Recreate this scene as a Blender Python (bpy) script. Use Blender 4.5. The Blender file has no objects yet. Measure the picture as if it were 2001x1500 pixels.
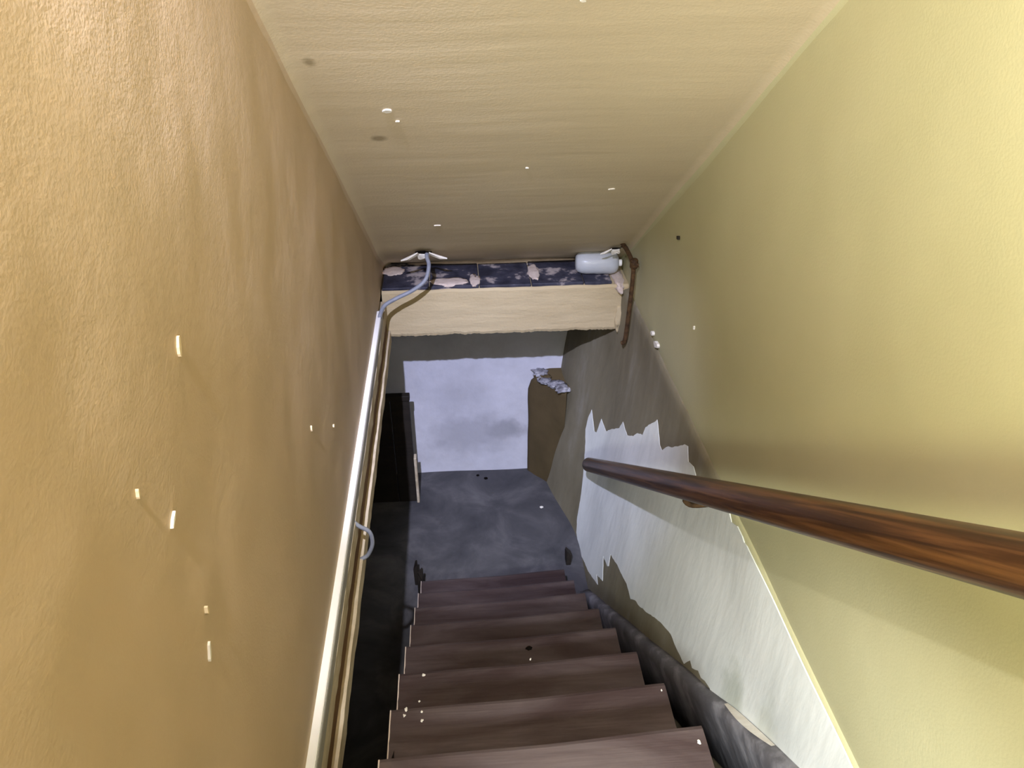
import bpy, bmesh, math, random
from mathutils import Vector, Matrix, noise
random.seed(7)
sc = bpy.context.scene
COL = sc.collection

# ------------------------------------------------------------------ camera, world, lights, exposure
YAW, PITCH = 0.0702789, 0.5688830
F_PX = 1552.73
cam_data = bpy.data.cameras.new('camera')
cam_data.sensor_fit = 'HORIZONTAL'; cam_data.sensor_width = 36.0
cam_data.lens = F_PX / 2001.0 * 36.0
cam_data.clip_start = 0.02
cam = bpy.data.objects.new('camera', cam_data); COL.objects.link(cam)
fw = Vector((math.sin(YAW)*math.cos(PITCH), math.cos(YAW)*math.cos(PITCH), -math.sin(PITCH)))
rt = Vector((math.cos(YAW), -math.sin(YAW), 0.0))
up = rt.cross(fw)
cam.matrix_world = Matrix(((rt.x, up.x, -fw.x, 0), (rt.y, up.y, -fw.y, 0), (rt.z, up.z, -fw.z, 0), (0, 0, 0, 1)))
sc.camera = cam

w = bpy.data.worlds.new('world'); sc.world = w; w.use_nodes = True
w.node_tree.nodes['Background'].inputs[0].default_value = (0.75, 0.8, 1.0, 1)
w.node_tree.nodes['Background'].inputs[1].default_value = 0.02

def lamp(name, kind, loc, energy, color, target=None, **kw):
    d = bpy.data.lights.new(name, kind); d.energy = energy; d.color = color
    for k, v in kw.items(): setattr(d, k, v)
    o = bpy.data.objects.new(name, d); COL.objects.link(o); o.location = loc
    if target is not None:
        o.rotation_euler = (Vector(target)-Vector(loc)).to_track_quat('-Z', 'Y').to_euler()
    return o
# bulb under the ceiling behind the viewer, soft light from the room behind; other lamps are added fills
lamp('ceiling_bulb', 'POINT', (-0.30, 0.12, 0.79), 60, (0.95, 0.96, 1.0), shadow_soft_size=0.02)
lamp('trunking_fill', 'SPOT', (-0.30, 0.12, 0.79), 150, (0.98, 0.97, 1.0), target=(-0.85, 1.75, -1.5), shadow_soft_size=0.02, spot_size=math.radians(37), spot_blend=0.4)  # unseen beam added to brighten the white trunking
lamp('landing_fill', 'SPOT', (-0.30, 0.12, 0.79), 740, (0.64, 0.68, 1.0), target=(0.25, 3.4, -2.55), shadow_soft_size=0.02, spot_size=math.radians(30), spot_blend=0.9)  # unseen bluish spot added to light the landing and its back wall
lamp('stair_fill', 'SPOT', (0.04, -0.30, -0.33), 245, (0.86, 0.92, 0.96), target=(0.61, 1.34, -2.02), shadow_soft_size=0.09, spot_size=math.radians(48), spot_blend=1.0)  # unseen low spot added to brighten the lower right wall and stairs
lamp('room_light', 'SPOT', (0.04, -0.35, -0.28), 64, (0.97, 1.0, 0.64), target=(0.93, 0.60, -0.42), shadow_soft_size=0.12, spot_size=math.radians(112), spot_blend=1.0)
lamp('ceiling_fill', 'SPOT', (0.10, -0.75, -0.02), 195, (0.96, 0.97, 0.98), target=(0.30, 1.9, 0.10), shadow_soft_size=0.12, spot_size=math.radians(56), spot_blend=0.8)  # unseen spot added to lift the sloping ceiling
lamp('left_wall_fill', 'AREA', (0.50, -0.50, 0.55), 1.2, (0.92, 0.96, 1.0), target=(-0.35, 0.55, -0.55), size=0.35, spread=math.radians(110))  # unseen area light added to fill the left wall

sc.view_settings.view_transform = 'Standard'
sc.view_settings.look = 'None'
sc.view_settings.exposure = 0.0
sc.view_settings.gamma = 1.0
sc.view_settings.use_curve_mapping = False

# ------------------------------------------------------------------ helpers
def srgb(r, g, b):
    def c(x):
        x /= 255.0
        return x/12.92 if x <= 0.04045 else ((x+0.055)/1.055)**2.4
    return (c(r), c(g), c(b), 1.0)

def mat(name, stops, scale=(3, 3, 3), detail=6.0, rough=0.8, spec=0.3, bumps=(), distort=0.0, spots=(), rot=(0, 0, 0), rand=False):
    """stops: colour ramp [(pos, rgba)], bumps: [(scale3, strength, detail)], spots: [(centre, radius3, rgba, strength)]"""
    m = bpy.data.materials.new(name); m.use_nodes = True
    nt = m.node_tree; N = nt.nodes; L = nt.links
    b = N['Principled BSDF']
    b.inputs['Roughness'].default_value = rough
    b.inputs['Specular IOR Level'].default_value = spec
    tc = N.new('ShaderNodeTexCoord')
    src = tc.outputs['Object']
    if rand:
        oi = N.new('ShaderNodeObjectInfo')
        mu = N.new('ShaderNodeVectorMath'); mu.operation = 'SCALE'; mu.inputs[0].default_value = (7.3, 5.1, 3.7)
        L.new(oi.outputs['Random'], mu.inputs['Scale'])
        ad = N.new('ShaderNodeVectorMath'); ad.operation = 'ADD'
        L.new(src, ad.inputs[0]); L.new(mu.outputs[0], ad.inputs[1]); src = ad.outputs[0]
    def coords(s):
        mp = N.new('ShaderNodeMapping'); mp.inputs['Scale'].default_value = s; mp.inputs['Rotation'].default_value = rot
        L.new(src, mp.inputs['Vector']); return mp.outputs[0]
    nz = N.new('ShaderNodeTexNoise'); nz.inputs['Scale'].default_value = 1.0; nz.inputs['Detail'].default_value = detail
    nz.inputs['Roughness'].default_value = 0.6; nz.inputs['Distortion'].default_value = distort
    L.new(coords(scale), nz.inputs['Vector'])
    rp = N.new('ShaderNodeValToRGB')
    while len(rp.color_ramp.elements) < len(stops): rp.color_ramp.elements.new(0.5)
    for e, (p, c) in zip(rp.color_ramp.elements, stops): e.position = p; e.color = c
    L.new(nz.outputs['Fac'], rp.inputs['Fac'])
    colour = rp.outputs['Color']
    for (ctr, rad, rgba, strength) in spots:
        vs = N.new('ShaderNodeVectorMath'); vs.operation = 'SUBTRACT'; vs.inputs[1].default_value = ctr
        L.new(tc.outputs['Object'], vs.inputs[0])
        vd = N.new('ShaderNodeVectorMath'); vd.operation = 'DIVIDE'; vd.inputs[1].default_value = rad
        L.new(vs.outputs[0], vd.inputs[0])
        ln = N.new('ShaderNodeVectorMath'); ln.operation = 'LENGTH'; L.new(vd.outputs[0], ln.inputs[0])
        n2 = N.new('ShaderNodeTexNoise'); n2.inputs['Scale'].default_value = 14; n2.inputs['Detail'].default_value = 5
        L.new(tc.outputs['Object'], n2.inputs['Vector'])
        a1 = N.new('ShaderNodeMath'); a1.operation = 'MULTIPLY_ADD'; a1.inputs[1].default_value = 1.1
        L.new(n2.outputs['Fac'], a1.inputs[0]); L.new(ln.outputs['Value'], a1.inputs[2])
        mr = N.new('ShaderNodeMapRange'); mr.inputs['From Min'].default_value = 0.95; mr.inputs['From Max'].default_value = 1.6
        mr.inputs['To Min'].default_value = strength; mr.inputs['To Max'].default_value = 0.0
        L.new(a1.outputs[0], mr.inputs['Value'])
        mx = N.new('ShaderNodeMix'); mx.data_type = 'RGBA'
        L.new(mr.outputs[0], mx.inputs['Factor']); L.new(colour, mx.inputs['A']); mx.inputs['B'].default_value = rgba
        colour = mx.outputs['Result']
    L.new(colour, b.inputs['Base Color'])
    prev = None
    for (s, st, dt) in bumps:
        t = N.new('ShaderNodeTexNoise'); t.inputs['Scale'].default_value = 1.0; t.inputs['Detail'].default_value = dt
        L.new(coords(s), t.inputs['Vector'])
        bp = N.new('ShaderNodeBump'); bp.inputs['Strength'].default_value = st; bp.inputs['Distance'].default_value = 0.01
        L.new(t.outputs['Fac'], bp.inputs['Height'])
        if prev: L.new(prev, bp.inputs['Normal'])
        prev = bp.outputs['Normal']
    if prev: L.new(prev, b.inputs['Normal'])
    return m

def link(name, me, m=None, parent=None, label=None, category=None, group=None, kind=None, smooth=False):
    o = bpy.data.objects.new(name, me); COL.objects.link(o)
    if m is not None and me is not None: me.materials.append(m)
    if smooth and me is not None:
        for p in me.polygons: p.use_smooth = True
    if parent is not None: o.parent = parent
    if label: o['label'] = label
    if category: o['category'] = category
    if group: o['group'] = group
    if kind: o['kind'] = kind
    return o

def empty(name, loc, label=None, category=None, group=None, kind=None):
    o = link(name, None, label=label, category=category, group=group, kind=kind); o.location = loc
    o.empty_display_size = 0.05
    return o

def obj_bm(name, bm, m, **kw):
    bmesh.ops.recalc_face_normals(bm, faces=bm.faces)
    me = bpy.data.meshes.new(name); bm.to_mesh(me); bm.free()
    return link(name, me, m, **kw)

def add_box(bm, a, b, bevel=0.0, seg=1):
    v = [bm.verts.new((x, y, z)) for x in (a[0], b[0]) for y in (a[1], b[1]) for z in (a[2], b[2])]
    fs = [bm.faces.new([v[i] for i in f]) for f in ((0, 1, 3, 2), (4, 6, 7, 5), (0, 4, 5, 1), (2, 3, 7, 6), (0, 2, 6, 4), (1, 5, 7, 3))]
    if bevel:
        es = list({e for f in fs for e in f.edges})
        bmesh.ops.bevel(bm, geom=es, offset=bevel, segments=seg, affect='EDGES', profile=0.6)
    return v

def box(name, a, b, m, bevel=0.0, seg=1, **kw):
    bm = bmesh.new(); add_box(bm, a, b, bevel, seg); return obj_bm(name, bm, m, **kw)

def nz(p, s, amp):
    return noise.noise(Vector(p)*s)*amp

def grid_mesh(bm, nu, nv, fn):
    g = [[bm.verts.new(fn(i/nu, j/nv)) for j in range(nv+1)] for i in range(nu+1)]
    for i in range(nu):
        for j in range(nv):
            bm.faces.new((g[i][j], g[i+1][j], g[i+1][j+1], g[i][j+1]))
    return g

def catmull(pts, n=8):
    P = [Vector(p) for p in pts]; P = [2*P[0]-P[1]]+P+[2*P[-1]-P[-2]]
    out = []
    for i in range(1, len(P)-2):
        for k in range(n):
            t = k/n
            a, b, c, d = P[i-1:i+3]
            out.append(0.5*((2*b)+(c-a)*t+(2*a-5*b+4*c-d)*t*t+(3*b-a-3*c+d)*t**3))
    out.append(P[-2]); return out

def tube(bm, pts, r, seg=10, rfn=None):
    rings = []
    prevn = None
    for i, p in enumerate(pts):
        t = (pts[min(i+1, len(pts)-1)]-pts[max(i-1, 0)]).normalized()
        if prevn is None:
            prevn = t.orthogonal().normalized()
        n = (prevn-t*prevn.dot(t)).normalized(); prevn = n
        bn = t.cross(n)
        rr = r if rfn is None else r*rfn(i/(len(pts)-1))
        rings.append([bm.verts.new(p+rr*(math.cos(a)*n+math.sin(a)*bn)) for a in [2*math.pi*k/seg for k in range(seg)]])
    for a, b in zip(rings, rings[1:]):
        for k in range(seg):
            bm.faces.new((a[k], a[(k+1) % seg], b[(k+1) % seg], b[k]))
    bm.faces.new(rings[0][::-1]); bm.faces.new(rings[-1])

def sstep(t):
    t = min(1.0, max(0.0, t)); return t*t*(3-2*t)

# ------------------------------------------------------------------ materials
M = {}
M['left'] = mat('tan_paint', [(0.3, srgb(184, 162, 131)), (0.7, srgb(198, 175, 146))], (1.6, 1.6, 1.6), rough=0.62, spec=0.35,
                bumps=[((9, 9, 9), 0.12, 3), ((38, 38, 38), 0.065, 4), ((230, 230, 230), 0.06, 2)])
M['ceil'] = mat('ceiling_paint', [(0.3, srgb(202, 186, 157)), (0.7, srgb(214, 198, 168))], (0.7, 3.5, 3.5), rough=0.65, spec=0.3,
                spots=[((-0.290, 1.736, -0.316), (0.016, 0.020, 0.10), srgb(150, 134, 104), 0.8), ((-0.198, 2.080, -0.569), (0.024, 0.018, 0.10), srgb(146, 130, 102), 0.8)],
                bumps=[((2, 14, 14), 0.22, 3), ((160, 160, 160), 0.08, 2)])
M['right'] = mat('olive_paint', [(0.3, srgb(190, 186, 145)), (0.7, srgb(201, 196, 157))], (1.3, 1.3, 1.3), rough=0.6, spec=0.35,
                 bumps=[((5, 5, 5), 0.18, 2), ((200, 200, 200), 0.07, 2)])
M['brown'] = mat('brown_wall_paint', [(0.3, srgb(122, 113, 90)), (0.55, srgb(138, 130, 108)), (0.75, srgb(162, 156, 142))], (5, 5, 1.6), rough=0.7, spec=0.25,
                 bumps=[((16, 16, 8), 0.35, 4)])
M['pier'] = mat('pier_paint', [(0.3, srgb(82, 70, 46)), (0.7, srgb(98, 83, 57))], (4, 4, 4), rough=0.8, spec=0.2, bumps=[((18, 18, 18), 0.3, 4)])
M['plaster'] = mat('bare_white_plaster', [(0.28, srgb(234, 237, 233)), (0.5, srgb(245, 248, 244)), (0.7, srgb(251, 253, 249))], (7, 7, 2.6), rough=0.9, spec=0.1, distort=0.4,
                   spots=[((0.675, 1.30, -1.86), (0.5, 0.075, 0.12), srgb(198, 203, 190), 0.75), ((0.67, 1.12, -1.75), (0.5, 0.06, 0.12), srgb(206, 210, 196), 0.5)],
                   bumps=[((30, 30, 8), 0.18, 4)])
M['back'] = mat('back_whitewash', [(0.3, srgb(196, 196, 204)), (0.7, srgb(220, 220, 230))], (4, 4, 4), rough=0.9, spec=0.1,
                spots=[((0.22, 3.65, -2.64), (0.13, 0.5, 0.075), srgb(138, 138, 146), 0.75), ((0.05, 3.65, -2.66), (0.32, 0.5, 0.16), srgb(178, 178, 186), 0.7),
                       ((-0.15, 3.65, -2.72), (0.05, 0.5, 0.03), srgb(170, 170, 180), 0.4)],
                bumps=[((24, 24, 24), 0.3, 5)])
M['floor'] = mat('concrete', [(0.3, srgb(62, 62, 66)), (0.5, srgb(80, 79, 82)), (0.72, srgb(106, 104, 106))], (4, 4, 4), rough=0.85, spec=0.2, distort=0.6,
                 bumps=[((30, 30, 30), 0.3, 5)])
M['header'] = mat('cream_beam_paint', [(0.3, srgb(188, 170, 134)), (0.7, srgb(199, 182, 146))], (3, 3, 8), rough=0.75, spec=0.2,
                  bumps=[((5, 20, 26), 0.55, 5), ((90, 90, 90), 0.15, 2)])
M['tile'] = mat('dark_ledge_tile', [(0.40, srgb(42, 43, 56)), (0.56, srgb(66, 66, 80)), (0.62, srgb(168, 158, 156)), (0.75, srgb(205, 192, 184))], (9, 9, 9), rough=0.55, spec=0.35, rand=True,
                bumps=[((30, 30, 30), 0.3, 4)])
M['tread'] = mat('worn_stair_wood', [(0.25, srgb(46, 30, 29)), (0.42, srgb(60, 46, 46)), (0.6, srgb(78, 66, 66)), (0.8, srgb(97, 86, 84))], (2.2, 9, 9), rough=0.55, spec=0.4, distort=0.8, rand=True,
                 bumps=[((3, 60, 60), 0.2, 4)])
M['darkwood'] = mat('dark_wood', [(0.3, srgb(34, 30, 26)), (0.7, srgb(46, 40, 34))], (3, 3, 20), rough=0.7, spec=0.25, bumps=[((6, 6, 60), 0.2, 3)])
M['brownjoist'] = mat('joist_wood', [(0.3, srgb(92, 64, 36)), (0.7, srgb(112, 80, 48))], (20, 2, 20), rough=0.8, spec=0.2, bumps=[((50, 5, 50), 0.25, 3)])
M['lip'] = mat('rough_plaster_lip', [(0.3, srgb(176, 160, 132)), (0.7, srgb(214, 200, 176))], (20, 9, 20), rough=0.9, spec=0.1, bumps=[((60, 30, 60), 0.4, 4)])
M['rail'] = mat('varnished_rail', [(0.25, srgb(38, 22, 12)), (0.46, srgb(66, 41, 22)), (0.68, srgb(114, 77, 45))], (85, 2.4, 85), rough=0.36, spec=0.5, distort=0.4,
                bumps=[((90, 5, 90), 0.08, 3)])
M['iron'] = mat('rusty_iron', [(0.3, srgb(52, 36, 22)), (0.7, srgb(98, 72, 44))], (40, 40, 40), rough=0.8, spec=0.3, bumps=[((90, 90, 90), 0.4, 4)])
M['trunk'] = mat('white_trunking_plastic', [(0.3, srgb(246, 245, 243)), (0.7, srgb(252, 251, 250))], (8, 3, 8), rough=0.45, spec=0.4)
M['trunkshade'] = mat('shaded_trunking_plastic', [(0.3, srgb(150, 146, 140)), (0.7, srgb(166, 162, 154))], (8, 3, 8), rough=0.5, spec=0.3)  # shade on the white trunking's front put into the colour as grey
M['cable'] = mat('grey_cable_sheath', [(0.3, srgb(122, 126, 138)), (0.7, srgb(146, 150, 160))], (30, 30, 30), rough=0.5, spec=0.4)
M['chip'] = mat('white_chip', [(0.3, srgb(222, 214, 200)), (0.7, srgb(244, 240, 232))], (30, 30, 30), rough=0.9, spec=0.1)
M['dark'] = mat('hole_black', [(0.3, srgb(14, 12, 10)), (0.7, srgb(24, 20, 17))], (30, 30, 30), rough=0.95, spec=0.05)
M['smear'] = mat('plaster_smear', [(0.3, srgb(190, 172, 160)), (0.7, srgb(224, 208, 196))], (14, 14, 14), rough=0.9, spec=0.1, bumps=[((50, 50, 50), 0.4, 4)])
M['cellar'] = mat('dark_cellar_wall', [(0.3, srgb(52, 54, 48)), (0.7, srgb(70, 72, 64))], (4, 4, 4), rough=0.9, spec=0.15, bumps=[((20, 20, 20), 0.3, 4)])
M['board'] = mat('grey_stair_board', [(0.3, srgb(88, 86, 90)), (0.5, srgb(110, 108, 113)), (0.68, srgb(160, 158, 164))], (14, 4, 14), rough=0.6, spec=0.35, bumps=[((30, 10, 30), 0.3, 4)])

def frosted():
    m = bpy.data.materials.new('frosted_plastic'); m.use_nodes = True
    N = m.node_tree.nodes; L = m.node_tree.links; b = N['Principled BSDF']
    b.inputs['Base Color'].default_value = srgb(222, 226, 232); b.inputs['Roughness'].default_value = 0.25
    b.inputs['IOR'].default_value = 1.35
    b.inputs['Transmission Weight'].default_value = 0.35
    n = N.new('ShaderNodeTexNoise'); n.inputs['Scale'].default_value = 22
    bp = N.new('ShaderNodeBump'); bp.inputs['Strength'].default_value = 0.15; bp.inputs['Distance'].default_value = 0.005
    L.new(n.outputs['Fac'], bp.inputs['Height']); L.new(bp.outputs['Normal'], b.inputs['Normal'])
    return m
M['frost'] = frosted()

# ------------------------------------------------------------------ setting: dimensions (metres, origin at the viewer's eye)
XL, XR = -0.347, 0.718
ZU = -1.5            # upper floor
ZF = -2.93           # cellar landing floor
YH = 3.108           # face of the header beam
YB = 3.65            # back wall of the landing
SLOPE, ZC = 0.7347, 0.9597

def ceil_z(y):
    if y < 0.05: return ZC-SLOPE*0.05
    if y < 3.085: return ZC-SLOPE*y
    return ZC-SLOPE*3.085-(y-3.085)*0.62

# left wall with lumpy plaster
bm = bmesh.new()
def fl(u, v):
    y = -1.6+5.05*u; z = ZU-0.02+(1.1-ZU)*v
    z = min(z, ceil_z(y)+0.05)
    d = nz((0, y, z), 1.7, 0.006)+nz((3, y, z*0.8), 6.0, 0.0022)+nz((9, y, z*0.6), 17.0, 0.0009)
    for (cy, cz, a, r) in ((0.45, -0.52, .007, .035), (0.53, -0.51, .006, .03), (0.75, -0.79, .006, .03), (0.62, -0.36, -.004, .07)):
        d += a*math.exp(-((y-cy)**2+(z-cz)**2*0.5)/(r*r))
    return (XL+d*min(1.0, (z-ZU)/0.12+0.1), y, z)
grid_mesh(bm, 150, 80, fl)
wall_left = obj_bm('wall_left', bm, M['left'], kind='structure', smooth=True, label='tan brown lumpy plaster wall along the left side of the stairwell')

# sloping ceiling with rounded coves to both walls
bm = bmesh.new()
prof = []
RL, RR = 0.04, 0.035
for k in range(9):
    a = math.pi/2*k/8; prof.append((XL-0.004+RL*(1-math.cos(a)), -RL*(1-math.sin(a))*1.2))
for k in range(1, 12): prof.append((XL+RL+(XR-RR-XL-RL)*k/12, 0.0))
for k in range(9):
    a = math.pi/2*(8-k)/8; prof.append((XR+0.004-RR*(1-math.cos(a)), -RR*(1-math.sin(a))*1.2))
ys = [-1.6+0.1*i for i in range(17)]+[0.05+3.035*i/46 for i in range(0, 47)]+[3.13, 3.18, 3.24, 3.3, 3.36, 3.43]
ys = sorted(set(ys))
rows = []
for y in ys:
    r = []
    for (x, dz) in prof:
        z = ceil_z(y)+dz+nz((x, y, 5), 1.8, 0.008)+nz((x*0.5, y*2, 2), 5, 0.0025)
        if y > 3.2: z = max(z, -1.496) if dz == 0 else z
        r.append(bm.verts.new((x+0.012*(y-2.0)*max(0, (x-XL)/(XR-XL)), y, z)))
    rows.append(r)
for a, b in zip(rows, rows[1:]):
    for k in range(len(prof)-1):
        f = bm.faces.new((a[k], a[k+1], b[k+1], b[k])); f.material_index = 1 if k < 4 else (2 if k >= len(prof)-5 else 0)
ceiling = obj_bm('ceiling', bm, M['ceil'], kind='structure', smooth=True, label='sloping tan plaster ceiling above the stairs')
ceiling.data.materials.append(M['left']); ceiling.data.materials.append(M['right'])

# right wall: olive upper plaster
def ztop(y): return -1.405-0.055*(y-0.82)+nz((0, y, 4), 2.5, 0.008)
bm = bmesh.new()
def fr(u, v):
    y = -1.6+5.05*u
    zt = ceil_z(y)+0.05; zb = ztop(y)-0.02 if y > 0.5 else ZU-0.02
    z = zb+(zt-zb)*v
    d = nz((7, y, z), 1.5, 0.006)+nz((2, y, z), 5.0, 0.0015)
    return (XR+0.012*(y-2.0)+d*min(1, (z-zb)/0.1)+0.004*(1-min(1, (z-zb)/0.05)), y, z)
grid_mesh(bm, 140, 50, fr)
wall_right = obj_bm('wall_right', bm, M['right'], kind='structure', smooth=True, label='smooth olive yellow plaster wall along the right side of the stairwell')

# right wall: thicker battered lower part in old brown paint
def xw(y, z): return min(.722, .718+.012*(y-2.0)-.006)-.065*(-(z+1.72)+math.sqrt((z+1.72)**2+.02))-.13*sstep((y-2.95)/.7)
def xlow(y, z): return xw(y, z)+nz((4, y, z), 4, 0.004)
bm = bmesh.new()
def flw(u, v):
    y = 0.25+3.45*u; zt = ztop(y)
    z = -3.0+(zt+3.0)*v
    return (xlow(y, z)+0.004*max(0, v-0.985)/0.015, y, z)
g = grid_mesh(bm, 110, 60, flw)
# rounded top lip turning back into the upper wall
prev = [g[i][60] for i in range(111)]
for (dx, dz) in ((0.006, 0.006), (0.03, 0.009)):
    cur = [bm.verts.new((p.co.x+dx, p.co.y, p.co.z+dz)) for p in prev]
    for i in range(110): bm.faces.new((prev[i], prev[i+1], cur[i+1], cur[i])).material_index = int(i < 46)
    prev = cur
for i in range(46):
    for f in g[i][60].link_faces: f.material_index = 1
lower_wall = obj_bm('lower_wall', bm, M['brown'], parent=wall_right, smooth=True, label='dark brown painted foundation wall below the olive plaster')
lower_wall.data.materials.append(M['right'])

# jagged patch of bare white plaster on the lower wall
PATCH = [(3.216, -2.347), (3.211, -2.272), (3.193, -2.214), (3.123, -2.294), (3.099, -2.286), (3.089, -2.251), (3.078, -2.19), (3.0, -2.206), (2.922, -2.138), (2.823, -2.062), (2.794, -2.008), (2.688, -2.003), (2.607, -1.949), (2.566, -1.904), (2.5, -1.866), (2.486, -1.818), (2.375, -1.704), (2.29, -1.755), (2.25, -1.752), (2.196, -1.693), (2.162, -1.672), (2.036, -1.564), (1.999, -1.544), (1.97, -1.584), (1.916, -1.562), (1.879, -1.573), (1.692, -1.501), (1.596, -1.454), (1.559, -1.468), (1.498, -1.428), (1.458, -1.446), (1.412, -1.398), (1.372, -1.414), (1.269, -1.395), (1.149, -1.396), (1.078, -1.374), (0.999, -1.374), (0.9, -1.366), (0.789, -1.36), (0.762, -1.408), (0.871, -1.597), (0.983, -1.675), (1.051, -1.703), (1.139, -1.784), (1.231, -1.875), (1.264, -1.89), (1.367, -1.979), (1.408, -1.965), (1.447, -1.983), (1.473, -2.003), (1.503, -2.009), (1.541, -2.046), (1.568, -2.044), (1.596, -2.096), (1.681, -2.122), (1.743, -2.134), (1.845, -2.189), (2.049, -2.338), (2.113, -2.373), (2.155, -2.413), (2.235, -2.412), (2.41, -2.472), (2.512, -2.522), (2.492, -2.573), (2.511, -2.592), (2.599, -2.617), (2.519, -2.693), (2.625, -2.76), (2.574, -2.774), (2.756, -2.871), (2.999, -2.959), (3.073, -2.912), (3.101, -2.83), (3.112, -2.701), (3.134, -2.584), (3.176, -2.452)]
def inside(y, z, P=PATCH):
    c = False
    for i in range(len(P)):
        (y1, z1), (y2, z2) = P[i-1], P[i]
        if (z1 > z) != (z2 > z) and y < (y2-y1)*(z-z1)/(z2-z1)+y1: c = not c
    return c
def patch_mesh(P, step, thick):
    # clip a fine grid against the outline: border vertices from the outline, filled by triangulation
    from mathutils.geometry import delaunay_2d_cdt
    out = []
    for i in range(len(P)):
        a, b = Vector(P[i]), Vector(P[(i+1) % len(P)])
        n = max(1, int((b-a).length/0.02))
        for k in range(n):
            q = a.lerp(b, k/n)
            if k: q += Vector((random.uniform(-1, 1), random.uniform(-1, 1)))*0.0022
            q.y = min(q.y, ztop(q.x)-0.004)
            out.append(q)
    ys_ = [p.x for p in out]; zs_ = [p.y for p in out]
    pts = list(out)
    y = min(ys_)
    while y < max(ys_):
        z = min(zs_)
        while z < max(zs_):
            if inside(y, z, [(p.x, p.y) for p in out]): pts.append(Vector((y, z)))
            z += step
        y += step
    n = len(out)
    V, E_, Fc, *_ = delaunay_2d_cdt(pts, [(i, (i+1) % n) for i in range(n)], [], 1, 1e-5)
    bm = bmesh.new()
    vs = [bm.verts.new((xlow(v.x, v.y)-thick, v.x, v.y)) for v in V]
    for f in Fc: bm.faces.new([vs[i] for i in f])
    bound = [e for e in bm.edges if len(e.link_faces) == 1]
    r = bmesh.ops.extrude_edge_only(bm, edges=bound)
    for v in r['geom']:
        if isinstance(v, bmesh.types.BMVert): v.co.x += thick+0.002
    return bm
obj_bm('bare_plaster_patch', patch_mesh(PATCH, 0.035, 0.0012), M['plaster'], parent=wall_right, label='jagged patch of bare white plaster')

# back wall of the cellar landing
bm = bmesh.new()
grid_mesh(bm, 40, 30, lambda u, v: (-1.2+2.1*u, YB+nz((u*5, v*4, 1), 1.5, 0.006), -3.0+1.6*v))
obj_bm('wall_back', bm, M['back'], kind='structure', smooth=True, label='whitewashed back wall of the cellar landing')
# chamfered pier in the right back corner of the landing
A, B = Vector((0.345, 3.634)), Vector((0.525, 3.430))
bm = bmesh.new()
def top_pier(u):
    r = 0.30
    return -2.262-(0.10*(1-math.sqrt(max(0, 1-(1-u/r)**2))) if u < r else 0.0)
def fp(u, v):
    p = A.lerp(B, u); zt = top_pier(u)
    z = ZF-0.03+(zt-ZF+0.03)*v
    return (p.x+nz((u*3, z*4, 2), 1.5, 0.006), p.y+nz((u*3, z*4, 8), 1.5, 0.004), z)
g = grid_mesh(bm, 14, 20, fp)
topv = [g[i][20] for i in range(15)]
backv = [bm.verts.new((p.co.x+0.04+0.10*(i/14), YB+0.01, p.co.z+0.015)) for i, p in enumerate(topv)]
for i in range(14): bm.faces.new((topv[i], topv[i+1], backv[i+1], backv[i]))
lv = [g[0][j] for j in range(21)]
bl = [bm.verts.new((p.co.x+0.012, YB+0.01, p.co.z)) for p in lv]
for j in range(20): bm.faces.new((lv[j], lv[j+1], bl[j+1], bl[j]))
pier = obj_bm('wall_pier', bm, M['pier'], kind='structure', smooth=True, label='brown painted chamfered pier in the back right corner of the landing')
M['crumb'] = mat('grey_crumbled_plaster', [(0.3, srgb(96, 94, 98)), (0.5, srgb(150, 148, 154)), (0.7, srgb(204, 203, 210))], (26, 26, 26), rough=0.95, spec=0.05, bumps=[((70, 70, 70), 0.6, 4)])
for k in range(13):
    bm = bmesh.new(); bmesh.ops.create_icosphere(bm, subdivisions=3, radius=0.016+0.017*random.random())
    u = 0.22+0.062*k; p = A.lerp(B, u)
    for v in bm.verts:
        q = v.co.normalized()
        v.co *= 1+noise.noise(q*2.1+Vector((k*3.7, 0, 0)))*0.55+noise.noise(q*5+Vector((k, 9, 0)))*0.25
        v.co.z *= 0.55; v.co.x *= 1.3
        v.co += Vector((p.x+0.010+random.uniform(0, .001), p.y+0.02+0.025*math.sin(k*1.7), -2.262+0.010*math.sin(k*2.1)))
    obj_bm('plaster_crumb', bm, M['crumb'] if k % 4 else M['pier'], parent=pier, smooth=True)

# floors
bm = bmesh.new(); grid_mesh(bm, 30, 44, lambda u, v: (-1.2+2.1*u, 0.25+3.42*v, ZF+nz((u*6, v*9, 0), 1.2, 0.006)))
floor = obj_bm('floor', bm, M['floor'], kind='structure', smooth=True, label='grey concrete floor of the cellar landing')
for (x, y, r) in ((0.055, 3.60, 0.008), (0.10, 3.57, 0.010), (0.395, 3.30, 0.009)):
    bm = bmesh.new(); bmesh.ops.create_icosphere(bm, subdivisions=1, radius=r)
    for v in bm.verts: v.co = Vector((v.co.x*1.3+x, v.co.y+y, v.co.z*0.6+ZF+0.004))
    link_o = obj_bm('debris_crumb', bm, M['dark'] if x < .3 else M['chip'], parent=floor)
box('floor_upper', (XL-0.02, -1.6, ZU-0.18), (XR+0.02, 0.715, ZU), M['tread'], kind='structure', label='upper floor behind the top stair')
box('floor_side', (-1.2, -1.6, -1.70), (-0.362, 3.70, ZU-0.01), M['brownjoist'], kind='structure', label='floor of the room to the left over the cellar')
box('wall_rear', (XL-0.05, -1.68, ZU-0.2), (XR+0.05, -1.6, 1.1), M['left'], kind='structure', label='wall behind the viewer')
box('wall_cellar', (-1.28, 0.2, -3.0), (-1.2, 3.75, -1.4), M['cellar'], kind='structure', label='dark cellar wall on the far left')
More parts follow.
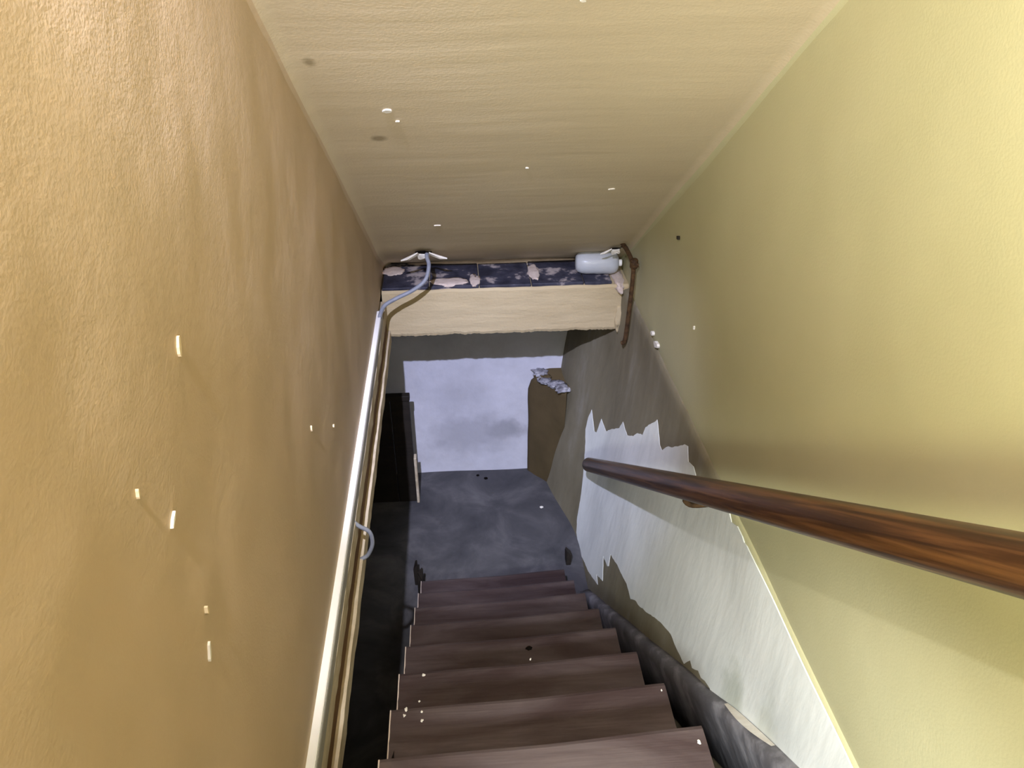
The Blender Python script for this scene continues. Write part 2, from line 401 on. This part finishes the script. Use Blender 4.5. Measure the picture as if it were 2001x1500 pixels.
box('wall_front', (-1.28, 0.15, -3.0), (0.95, 0.24, -1.52), M['cellar'], kind='structure', label='dark cellar wall below the upper floor')
box('ceiling_landing', (-1.2, 3.36, -1.72), (0.95, 3.72, -1.5), M['cellar'], kind='structure', label='dark low ceiling over the landing')

# ------------------------------------------------------------------ left edge of the stairwell (floor edge boards)
def wavy_strip(name, x0, x1, z0, z1, m, amp, y0=0.45, y1=YH, seed=0, label=None, parent=None):
    bm = bmesh.new(); n = 90; rings = []
    for i in range(n+1):
        y = y0+(y1-y0)*i/n
        a = nz((seed, y, 0), 9, amp)+nz((seed, y, 5), 30, amp*0.6)
        b_ = nz((seed+5, y, 0), 9, amp*0.6)+nz((seed+5, y, 5), 30, amp*0.4)
        c = [(x0, z1), (x1+a*0.6, z1+b_*0.5), (x1+a*0.8, z0+b_), (x0, z0)]
        rings.append([bm.verts.new((x, y, z)) for x, z in c])
    for p, q in zip(rings, rings[1:]):
        for k in range(4): bm.faces.new((p[k], p[(k+1) % 4], q[(k+1) % 4], q[k]))
    bm.faces.new(rings[0][::-1]); bm.faces.new(rings[-1])
    return obj_bm(name, bm, m, parent=parent, label=label)
trim = empty('trim_1', (XL, 1.8, -1.6), kind='structure', label='layered floor edge along the left of the stair opening')
def under(o):
    o.parent = trim; o.location = -trim.location; return o
under(wavy_strip('plaster_strip', -0.365, -0.3255, -1.606, -1.546, M['lip'], 0.003, seed=1, label='cream plaster strip'))
under(wavy_strip('joist_face', -0.37, -0.333, -1.70, -1.60, M['brownjoist'], 0.001, seed=2, label='dark brown wooden strip'))
under(wavy_strip('plaster_lip', -0.37, -0.318, -1.745, -1.690, M['lip'], 0.0035, seed=3, label='rough cream plaster edge'))

# ------------------------------------------------------------------ header beam and ledge
hdr = empty('trim_2', (0.19, 3.25, -1.6), kind='structure', label='cream painted beam end of the upper floor above the landing')
bm = bmesh.new(); n = 240; rings = []
for i in range(n+1):
    x = XL+0.005+(XR+0.013-XL-0.005)*i/n
    j = nz((x, 1, 1), 13, 0.006)+nz((x, 4, 1), 50, 0.005)+nz((x, 7, 1), 120, 0.003)
    jt = nz((x, 9, 1), 11, 0.003)
    cs = [(3.40, -1.503), (YH+0.012, -1.503+jt), (YH+0.002+jt, -1.512+jt), (YH+nz((x, 2, 7), 7, .004), -1.60), (YH+0.001, -1.708+j), (YH+0.006, -1.722+j), (3.40, -1.722)]
    rings.append([bm.verts.new((x, a, b)) for a, b in cs])
for p, q in zip(rings, rings[1:]):
    for k in range(7): bm.faces.new((p[k], p[(k+1) % 7], q[(k+1) % 7], q[k]))
bm.faces.new(rings[0][::-1]); bm.faces.new(rings[-1])
o = obj_bm('beam', bm, M['header'], parent=hdr); o.location = -hdr.location
# dark tiles along the ledge
xs = [-0.342, -0.138, 0.078, 0.305, 0.536, 0.660]
for i in range(5):
    bm = bmesh.new()
    add_box(bm, (xs[i]+0.002, YH+0.016, -1.508), (xs[i+1]-0.002, 3.385, -1.492+0.002*(i % 2)), 0.003)
    for v in bm.verts: v.co -= Vector(((xs[i]+xs[i+1])/2, 3.25, -1.5))
    o = obj_bm('ledge_tile', bm, M['tile'], parent=hdr); o.location = Vector(((xs[i]+xs[i+1])/2, 3.25, -1.5))-hdr.location
# plaster smears on the ledge and the lump at its right end
def lump(name, c, s, m, parent, seed, sub=3, ns=18, na=0.3):
    bm = bmesh.new(); bmesh.ops.create_icosphere(bm, subdivisions=sub, radius=1.0)
    for v in bm.verts:
        v.co *= 1+noise.noise(v.co*1.6+Vector((seed, 0, 0)))*na*1.3+noise.noise(v.co*4.0+Vector((0, seed, 0)))*na*0.9
        v.co = Vector((v.co.x*s[0], v.co.y*s[1], v.co.z*s[2]))
    o = obj_bm(name, bm, m, parent=parent, smooth=True); o.location = Vector(c)-(parent.location if parent else Vector()); return o
lump('plaster_smear', (-0.055, 3.165, -1.491), (0.085, 0.040, 0.005), M['smear'], hdr, 1)
lump('plaster_smear', (-0.30, 3.30, -1.491), (0.045, 0.05, 0.005), M['smear'], hdr, 4)
lump('plaster_smear', (0.325, 3.25, -1.491), (0.028, 0.09, 0.005), M['smear'], hdr, 6)
lump('plaster_smear', (0.06, 3.18, -1.491), (0.025, 0.06, 0.005), M['smear'], hdr, 9)
lump('plaster_lump', (0.690, 3.215, -1.512), (0.034, 0.13, 0.022), M['smear'], hdr, 3)
lump('plaster_smear', (0.2, 3.375, -1.497), (0.52, 0.022, 0.012), M['smear'], hdr, 5, na=0.15)
lump('plaster_lump', (0.697, YH+0.002, -1.665), (0.020, 0.014, 0.062), M['header'], hdr, 8)

# ------------------------------------------------------------------ staircase
stair = empty('staircase', (0.14, 1.8, ZF), label='steep dark brown wooden staircase going down to the cellar landing', category='staircase')
G, RISE, Y1 = 0.2393, 0.1789, 0.978
XSL, XSR = -0.2004, 0.4703
SK, ROT = -0.021, 0.0443
tread0 = None
treads = []
def make_tread():
    bm = bmesh.new(); n = 26
    w0, w1 = XSL-0.135, XSR-0.135
    secs = [(-G-0.04, 0.0), (-0.05, 0.0), (-0.012, -0.0005), (-0.003, -0.004), (0.0, -0.014), (-0.004, -0.026), (-0.014, -0.030), (-G-0.04, -0.030)]
    rings = []
    for i in range(n+1):
        x = w0+(w1-w0)*i/n
        wear = 0.004*math.exp(-((x-0.02)/0.17)**2)
        rings.append([bm.verts.new((x, a+ROT*x*(1 if a > -0.1 else 1)-(wear*0.6 if a > -0.02 else 0), b-(wear if b > -0.01 and a > -.1 else 0))) for a, b in secs])
    for p, q in zip(rings, rings[1:]):
        for k in range(8): bm.faces.new((p[k], p[(k+1) % 8], q[(k+1) % 8], q[k]))
    bm.faces.new(rings[0][::-1]); bm.faces.new(rings[-1])
    return bm
def place_tread(o, k):
    y = Y1+G*k
    o.location = Vector((0.135+SK*(y-0.9), y, ZU-RISE*k+0.0))-stair.location
for k in range(8):
    if k == 0:
        o = tread0 = obj_bm('tread', make_tread(), M['tread'], parent=stair)
    else:
        o = tread0.copy(); COL.objects.link(o); o.parent = stair
    place_tread(o, k); treads.append(o)
blocker0 = None  # unseen boards added behind the treads to block light
for k in range(8):
    if k == 0:
        bm = bmesh.new(); add_box(bm, (XSL-0.115, -0.022, -RISE+0.002), (XSR-0.155, -0.004, -0.032)); o = blocker0 = obj_bm('blocker_riser', bm, M['darkwood'], parent=stair)
    else:
        o = blocker0.copy(); COL.objects.link(o); o.parent = stair
    y = Y1+G*k
    o.location = Vector((0.135+SK*(y-0.9), y-0.03, ZU-RISE*k))-stair.location
edge0 = None
for k in range(8):
    if k == 0:
        bm = bmesh.new(); n = 14; va, vb = [], []
        for i in range(n+1):
            y = -0.006-0.20*i/n; x = XSL-0.135
            wv = 0.0022+0.0016*noise.noise(Vector((i*0.9, 3, 0)))
            va.append(bm.verts.new((x-0.0006, y+ROT*x, 0.0009))); vb.append(bm.verts.new((x+wv, y+ROT*x, 0.0009)))
        for i in range(n): bm.faces.new((va[i], va[i+1], vb[i+1], vb[i]))
        r = bmesh.ops.extrude_face_region(bm, geom=bm.faces[:])
        for e in r['geom']:
            if isinstance(e, bmesh.types.BMVert): e.co.z -= 0.006
        o = edge0 = obj_bm('worn_edge', bm, M['smear'], parent=treads[0])
    else:
        o = edge0.copy(); COL.objects.link(o); o.parent = treads[k]
# sawtooth string under the left ends and plain string under the right ends
def string_mesh(x0, x1):
    bm = bmesh.new(); P = []
    for k in range(8):
        y = Y1+G*k-0.035; z = ZU-RISE*k-0.031
        P += [(y-G+0.004, z), (y, z)]
    P = [(P[0][0], P[0][1])]+P[1:]
    P += [(Y1+G*7-0.035, ZF+0.003), (Y1+G*7-0.30, ZF+0.003), (Y1-G-0.03, ZU-0.24)]
    a = [bm.verts.new((x0, y, z)) for y, z in P]; b = [bm.verts.new((x1, y, z)) for y, z in P]
    n = len(P)
    for i in range(n): bm.faces.new((a[i], a[(i+1) % n], b[(i+1) % n], b[i]))
    bm.faces.new(a[::-1]); bm.faces.new(b)
    bmesh.ops.triangulate(bm, faces=[f for f in bm.faces if len(f.verts) > 4])
    for v in bm.verts: v.co.x += SK*(v.co.y-0.9)
    return bm
for (x0, x1) in ((XSL+0.012, XSL+0.040), (XSR-0.045, XSR-0.017)):
    o = obj_bm('string_board', string_mesh(x0, x1), M['darkwood'], parent=stair); o.location = -stair.location
# splintered post stubs at the foot
for (x, y, h, wd) in ((-0.272, 2.80, 0.11, 0.009), (-0.250, 2.72, 0.13, 0.012), (0.487, 2.88, 0.07, 0.012)):
    bm = bmesh.new(); add_box(bm, (x-wd, y-0.02, ZF-0.005), (x+wd, y+0.03, ZF+h), 0.003)
    for v in bm.verts:
        if v.co.z > ZF+h*0.6: v.co.z += nz(v.co, 60, 0.05); v.co.x += nz(v.co, 40, 0.01)
    o = obj_bm('post_stub', bm, M['darkwood'], parent=stair); o.location = -stair.location
# wall string: sloping grey board between treads and wall
bm = bmesh.new(); n = 40; rings = []
for i in range(n+1):
    y = 0.55+2.13*i/n
    zt = ZU-0.7476*(y-0.978)-0.150+nz((0, y, 3), 6, .006)
    xo = xlow(y, zt)+0.004
    cs = [(xo, zt+0.006), (xo-0.016, zt+0.005), (xo-0.036, zt-0.004), (xo-0.046, zt-0.030), (xo-0.042, zt-0.20), (xo+0.005, zt-0.20)]
    rings.append([bm.verts.new((a, y, max(b, ZF+0.002))) for a, b in cs])
for p, q in zip(rings, rings[1:]):
    for k in range(6): bm.faces.new((p[k], p[(k+1) % 6], q[(k+1) % 6], q[k]))
bm.faces.new(rings[0][::-1]); bm.faces.new(rings[-1])
wall_string = obj_bm('wall_string', bm, M['board'], parent=stair, smooth=True, label='scuffed grey board running down the wall beside the treads')
wall_string.location = -stair.location
# pale paint mark on that board
bm = bmesh.new(); va, vb = [], []
for i in range(13):
    t = i/12; y = 1.30-0.24*t; wd = 0.011*math.sin(math.pi*(0.08+0.84*t))+0.001
    zt = ZU-0.7476*(y-0.978)-0.150+0.0062+nz((0, y, 3), 6, .006); xo = xlow(y, zt)
    va.append(bm.verts.new((xo-0.004, y, zt+0.001))); vb.append(bm.verts.new((xo-0.006-2*wd, y, zt-0.001)))
for i in range(12): bm.faces.new((va[i], va[i+1], vb[i+1], vb[i]))
o = obj_bm('paint_mark', bm, M['chip'], parent=wall_string, label='pale paint mark')
# paint splashes on the treads
def splash(P, r, k, seed):
    bm = bmesh.new(); n = 9
    c = bm.verts.new((0, 0, 0.0016)); ring = []
    for i in range(n):
        a = 2*math.pi*i/n; rr = r*(0.4+0.5*random.random())
        ring.append(bm.verts.new((rr*math.cos(a), 1.3*rr*math.sin(a), 0.0002)))
    for i in range(n): bm.faces.new((c, ring[i], ring[(i+1) % n]))
    o = obj_bm('paint_splash', bm, M['chip'], parent=treads[k])
    o.location = Vector(P)-stair.location-treads[k].location
for (k, P, r) in ((2, (-0.144, 1.429, -1.8575), .007), (1, (-0.17, 1.197, -1.6785), .007), (1, (-0.173, 1.180, -1.6785), .005), (1, (-0.139, 1.216, -1.6785), .004), (1, (-0.132, 1.188, -1.6785), .004),
                  (1, (-0.131, 1.164, -1.6785), .005), (0, (0.452, 0.950, -1.5), .006), (2, (0.155, 1.463, -1.861), .0045), (1, (0.452, 1.206, -1.6785), .004)):
    splash(P, r, k, 0)
lo = lump('dirt_spot', (0.169, 1.645, -2.039), (0.010, 0.008, 0.003), M['dark'], None, 4, sub=2)
lo.parent = treads[3]; lo.location = Vector((0.169, 1.645, -2.039))-stair.location-treads[3].location

# ------------------------------------------------------------------ handrail
RX, RZ0, RS = 0.57, -0.195, 0.7344
ang = math.atan(RS)
def rail_pt(y): return Vector((RX, y, RZ0-RS*y))
rail = empty('handrail', rail_pt(1.4), label='round dark varnished wooden handrail sloping down along the right wall', category='handrail')
rail.rotation_euler = (-ang, 0, 0)
y0, y1 = -0.35, 2.915
s0 = (y0-1.4)/math.cos(ang); s1 = (y1-1.4)/math.cos(ang)
pts = []; nn = 60
bm = bmesh.new()
pts = [Vector((0, s0+(s1-s0)*i/nn, 0)) for i in range(nn+1)]
pts += [Vector((0, s1+0.006, 0)), Vector((0, s1+0.009, 0))]
def rr(t):
    return 1.0 if t < 0.97 else (0.86 if t < 0.995 else 0.55)
tube(bm, pts, 0.0340, 24, rr)
obj_bm('rail', bm, M['rail'], parent=rail, smooth=True)
inv = Matrix.Rotation(ang, 4, 'X') @ Matrix.Translation(-rail_pt(1.4))
for yb in (0.05, 1.56):
    c = rail_pt(yb); zq = c.z-0.05
    xq = (xlow(yb, zq) if zq < -1.45 else XR)
    bm = bmesh.new()
    tube(bm, catmull([c+Vector((0, 0, -0.028)), c+Vector((-0.002, 0, -0.046)), Vector((c.x+0.03, yb, zq-0.012)), Vector((xq+0.004, yb, zq))], 5), 0.0075, 8)
    for v in bm.verts: v.co = inv @ v.co
    br = obj_bm('bracket', bm, M['iron'], parent=rail, smooth=True)

# ------------------------------------------------------------------ cables and trunking on the left
bm = bmesh.new()
tr = empty('cable_trunking', (XL, 1.8, -1.52), label='long narrow white plastic cable trunking along the foot of the left wall', category='cable trunking')
def tprof(name, cs, m, y0, y1):
    bm = bmesh.new(); n = 60; rings = []
    for i in range(n+1):
        y = y0+(y1-y0)*i/n; wob = nz((0, y, 6), 1.5, 0.002)
        rings.append([bm.verts.new((x+wob, y, z+wob)) for x, z in cs])
    k_ = len(cs)
    for p, q in zip(rings, rings[1:]):
        for k in range(k_): bm.faces.new((p[k], p[(k+1) % k_], q[(k+1) % k_], q[k]))
    bm.faces.new(rings[0][::-1]); bm.faces.new(rings[-1])
    o = obj_bm(name, bm, m, parent=tr); o.location = -tr.location; return o
tprof('trunking_base', [(-0.352, -1.507), (-0.3275, -1.507), (-0.3260, -1.512), (-0.3260, -1.549), (-0.352, -1.549)], M['trunkshade'], 0.45, 2.93)
tprof('trunking_lid', [(-0.352, -1.5010), (-0.331, -1.4990), (-0.3290, -1.5010), (-0.3285, -1.5075), (-0.352, -1.5075)], M['trunk'], 0.45, 2.93)

def cable(name, pts, r, label, cat, n=9):
    bm = bmesh.new(); tube(bm, catmull(pts, n), r, 10)
    o = obj_bm(name, bm, M['cable'], smooth=True, label=label, category=cat); return o
cable('cable', [(-0.136, 3.066, -1.312), (-0.136, 3.05, -1.322), (-0.129, 3.02, -1.347), (-0.146, 2.985, -1.393), (-0.198, 2.97, -1.430), (-0.268, 2.955, -1.458), (-0.318, 2.93, -1.480), (-0.336, 2.87, -1.5085)], 0.0085,
      'grey cable hanging from the torn ceiling hole into the end of the white trunking', 'cable')
cable('cable', [(-0.345, 1.725, -1.533), (-0.331, 1.72, -1.5475), (-0.315, 1.72, -1.566), (-0.292, 1.72, -1.585), (-0.285, 1.72, -1.612), (-0.288, 1.72, -1.645), (-0.304, 1.72, -1.680), (-0.325, 1.72, -1.695)], 0.0062,
      'short grey cable loop sticking out below the trunking over the dark gap', 'cable')

# ------------------------------------------------------------------ torn holes in the ceiling, paint chips
def ceil_frame(x, y):
    z = ceil_z(y)
    n = Vector((0, -SLOPE, -1)).normalized()   # pointing into the room
    t = Vector((0, 1, -SLOPE)).normalized()
    return Vector((x, y, z)), n, t
def torn_hole(x, y, r, seed, flaps):
    c, n, t = ceil_frame(x, y)
    c = c+n*0.010; ux = Vector((1, 0, 0))
    bm = bmesh.new(); ring = []; k_ = 18
    for i in range(k_):
        a = 2*math.pi*i/k_; rr_ = r*(0.8+0.4*noise.noise(Vector((seed, i*0.7, 0))))
        ring.append(bm.verts.new(c+ux*rr_*1.15*math.cos(a)+t*rr_*0.8*math.sin(a)))
    bm.faces.new(ring)
    hole = obj_bm('torn_hole', bm, M['dark'], parent=ceiling, label='dark torn hole')  # flat dark disc, shade inside the hole put into its colour
    for (a, ln, wd, lift) in flaps:
        bm = bmesh.new(); d = ux*math.cos(a)+t*math.sin(a); s = ux*-math.sin(a)+t*math.cos(a)
        b0 = c+d*r*0.55
        q = [b0-s*wd, b0+s*wd, b0+d*ln*0.6+s*wd*0.6+n*lift, b0+d*ln+n*lift*1.1, b0+d*ln*0.55-s*wd*0.7+n*lift*0.9]
        v = [bm.verts.new(p+n*0.001) for p in q]; v2 = [bm.verts.new(p+n*0.006) for p in q]
        bm.faces.new(v[::-1]); bm.faces.new(v2)
        for i in range(5): bm.faces.new((v[i], v[(i+1) % 5], v2[(i+1) % 5], v2[i]))
        obj_bm('plaster_flap', bm, M['chip'], parent=ceiling, label='torn white plaster edge')
torn_hole(-0.150, 3.075, 0.040, 3, ((0.1, 0.075, 0.012, 0.020), (2.95, 0.075, 0.014, 0.022), (1.9, 0.03, 0.02, 0.012), (1.2, 0.02, 0.016, 0.01)))
torn_hole(0.655, 3.10, 0.026, 9, ((2.9, 0.05, 0.012, 0.014), (1.7, 0.025, 0.016, 0.012), (0.9, 0.02, 0.012, 0.01)))
torn_hole(0.685, 3.075, 0.018, 14, ((0.4, 0.02, 0.01, 0.01),))

def chip(parent, c, n, ux, rx, ry, rot=0.0, m='chip', name='paint_chip'):
    n = Vector(n).normalized(); ux = Vector(ux).normalized(); uy = n.cross(ux)
    bm = bmesh.new(); k_ = 10; lo_, hi_ = [], []
    for i in range(k_):
        a = 2*math.pi*i/k_; q = 0.75+0.5*random.random()
        x_ = rx*q*math.cos(a); y_ = ry*q*math.sin(a)
        p = Vector(c)+ux*(x_*math.cos(rot)-y_*math.sin(rot))+uy*(x_*math.sin(rot)+y_*math.cos(rot))
        lo_.append(bm.verts.new(p-n*0.008)); hi_.append(bm.verts.new(p+n*0.0035))
    bm.faces.new(hi_)
    for i in range(k_): bm.faces.new((lo_[i], lo_[(i+1) % k_], hi_[(i+1) % k_], hi_[i]))
    return obj_bm(name, bm, M[m], parent=parent)
M['chip_tan'] = mat('pale_tan_chip', [(0.3, srgb(206, 186, 150)), (0.7, srgb(222, 204, 170))], (30, 30, 30), rough=0.9)
nc = (0, -SLOPE, -1); uc = (1, 0, 0)
for (P, rx, ry, rot) in (((-0.158, 1.934, -0.461), .010, .0085, .6), ((-0.140, 1.985, -0.499), .005, .002, .2), ((0.496, 2.472, -0.857), .009, .0045, .2), ((-0.078, 2.771, -1.076), .012, .003, 0), ((0.239, 1.569, -0.193), .006, .004, 0), ((0.205, 2.29, -0.723), .004, .003, 0)):
    c = Vector((P[0], P[1], ceil_z(P[1])+nz((P[0], P[1], 5), 1.8, 0.008)+nz((P[0]*0.5, P[1]*2, 2), 5, 0.0025)))
    chip(ceiling, c, nc, uc, rx, ry, rot)
for (P, rx, ry, rot, mm) in (((0.865, -0.483), .0035, .012, -.35, 'chip_tan'), ((0.721, -0.632), .002, .012, -1.0, 'chip'), ((1.474, -1.042), .006, .008, 0, 'chip_tan'), ((0.716, -0.858), .0025, .013, -.5, 'chip'), ((1.71, -1.205), .004, .005, 0, 'chip_tan'), ((0.735, -0.800), .0025, .007, -.3, 'chip_tan'), ((0.665, -0.545), .0015, .005, -.3, 'chip_tan')):
    y, z = P; x = fl((y+1.6)/5.05, (z-ZU+0.02)/(1.1-ZU))[0]
    chip(wall_left, (x, y, z), (1, 0, 0), (0, 1, 0), rx, ry, rot, mm)
for (P, rx, ry) in (((1.449, -0.41), .004, .006), ((0.71, -1.021), .003, .003), ((2.125, -1.18), .005, .006)):
    y, z = P; chip(wall_right, (XR+nz((7, y, z), 1.5, 0.006)+nz((2, y, z), 5.0, 0.0015), y, z), (-1, 0, 0), (0, 1, 0), rx, ry)
chip(wall_right, (XR, 2.419, -1.004), (-1, 0, 0), (0, 1, 0), .008, .006, 0, 'darkwood', 'dark_mark')
for (y, z, s) in ((2.526, -1.470, .016), (2.60, -1.462, .010)):
    chip(wall_right, (xlow(y, z)-0.001, y, z), (-1, 0, 0), (0, 1, 0), s*1.6, s*0.7, 0.3)

# ------------------------------------------------------------------ rusty pipe in the right corner
pp = empty('pipe', (0.700, 2.94, -1.69), label='thin rusty iron pipe hanging from the ceiling corner beside the cream beam', category='pipe')
def part_at(name, bm, m, parent, **kw):
    o = obj_bm(name, bm, m, parent=parent, **kw); o.location = -parent.location; return o
bm = bmesh.new(); tube(bm, catmull([(0.676, 3.07, -1.290), (0.688, 3.00, -1.300), (0.698, 2.93, -1.330), (0.7005, 2.925, -1.40), (0.699, 2.932, -1.52), (0.697, 2.945, -1.66), (0.694, 2.955, -1.70), (0.685, 2.96, -1.708)], 8), 0.0095, 10)
part_at('pipe_run', bm, M['iron'], pp, smooth=True)
bm = bmesh.new(); tube(bm, [Vector((0.699, 2.924, -1.300)), Vector((0.6995, 2.924, -1.304)), Vector((0.700, 2.924, -1.335)), Vector((0.7, 2.924, -1.339))], 0.0165, 12, lambda t: 0.8 if t in (0, 1) else 1)
part_at('pipe_joint', bm, M['iron'], pp, smooth=True)
bm = bmesh.new(); tube(bm, [Vector((0.690, 2.916, -1.318)), Vector((0.710, 2.912, -1.322)), Vector((0.716, 2.911, -1.323))], 0.009, 6)
part_at('joint_bolt', bm, M['iron'], pp)

# ------------------------------------------------------------------ frosted plastic bottle lying on the ledge
bt = empty('plastic_bottle', (0.605, 3.215, -1.4905), label='frosted clear plastic bottle lying on its side on the tiled ledge', category='bottle')
bm = bmesh.new()
prof_b = [(-0.098, 0.018), (-0.096, 0.030), (-0.088, 0.040), (-0.072, 0.047), (-0.05, 0.0495), (-0.02, 0.0490), (0.0, 0.0500), (0.03, 0.0490), (0.055, 0.0495), (0.074, 0.046), (0.086, 0.038), (0.092, 0.026), (0.094, 0.016)]
seg = 28; rings = []
for (x, r) in prof_b:
    rings.append([bm.verts.new((x, r*math.cos(2*math.pi*i/seg), 0.050+r*math.sin(2*math.pi*i/seg))) for i in range(seg)])
for p, q in zip(rings, rings[1:]):
    for k in range(seg): bm.faces.new((p[k], p[(k+1) % seg], q[(k+1) % seg], q[k]))
bm.faces.new(rings[0][::-1]); bm.faces.new(rings[-1])
obj_bm('bottle_body', bm, M['frost'], parent=bt, smooth=True)
bm = bmesh.new(); tube(bm, [Vector((0.0945, 0, 0.05)), Vector((0.097, 0, 0.05)), Vector((0.106, 0, 0.05)), Vector((0.108, 0, 0.05))], 0.0155, 16, lambda t: 1.0 if t < 0.9 else .85)
obj_bm('bottle_cap', bm, M['trunk'], parent=bt)
bt.rotation_euler = (0, 0, math.radians(-4))

# ------------------------------------------------------------------ low wooden panel in the shadow left of the landing
pn = empty('wooden_panel', (-0.45, 3.40, ZF), label='low dark brown boarded panel standing in shadow at the left of the landing', category='panel')
for i, (a, b) in enumerate(((-0.70, -0.547), (-0.545, -0.388), (-0.385, -0.288))):
    bm = bmesh.new(); add_box(bm, (a, 3.40, ZF+0.002), (b, 3.424+0.002*i, -2.255), 0.003); part_at('plank', bm, M['darkwood'], pn)
bm = bmesh.new(); add_box(bm, (-0.71, 3.392, -2.255), (-0.284, 3.43, -2.225), 0.003); part_at('cap_rail', bm, M['darkwood'], pn)
bm = bmesh.new(); add_box(bm, (-0.288, 3.385, ZF+0.002), (-0.274, 3.43, -2.62), 0.002); part_at('lit_edge', bm, M['lip'], pn, label='pale strip, light on the panel edge put into its colour')  # lit side of the panel painted as a pale strip
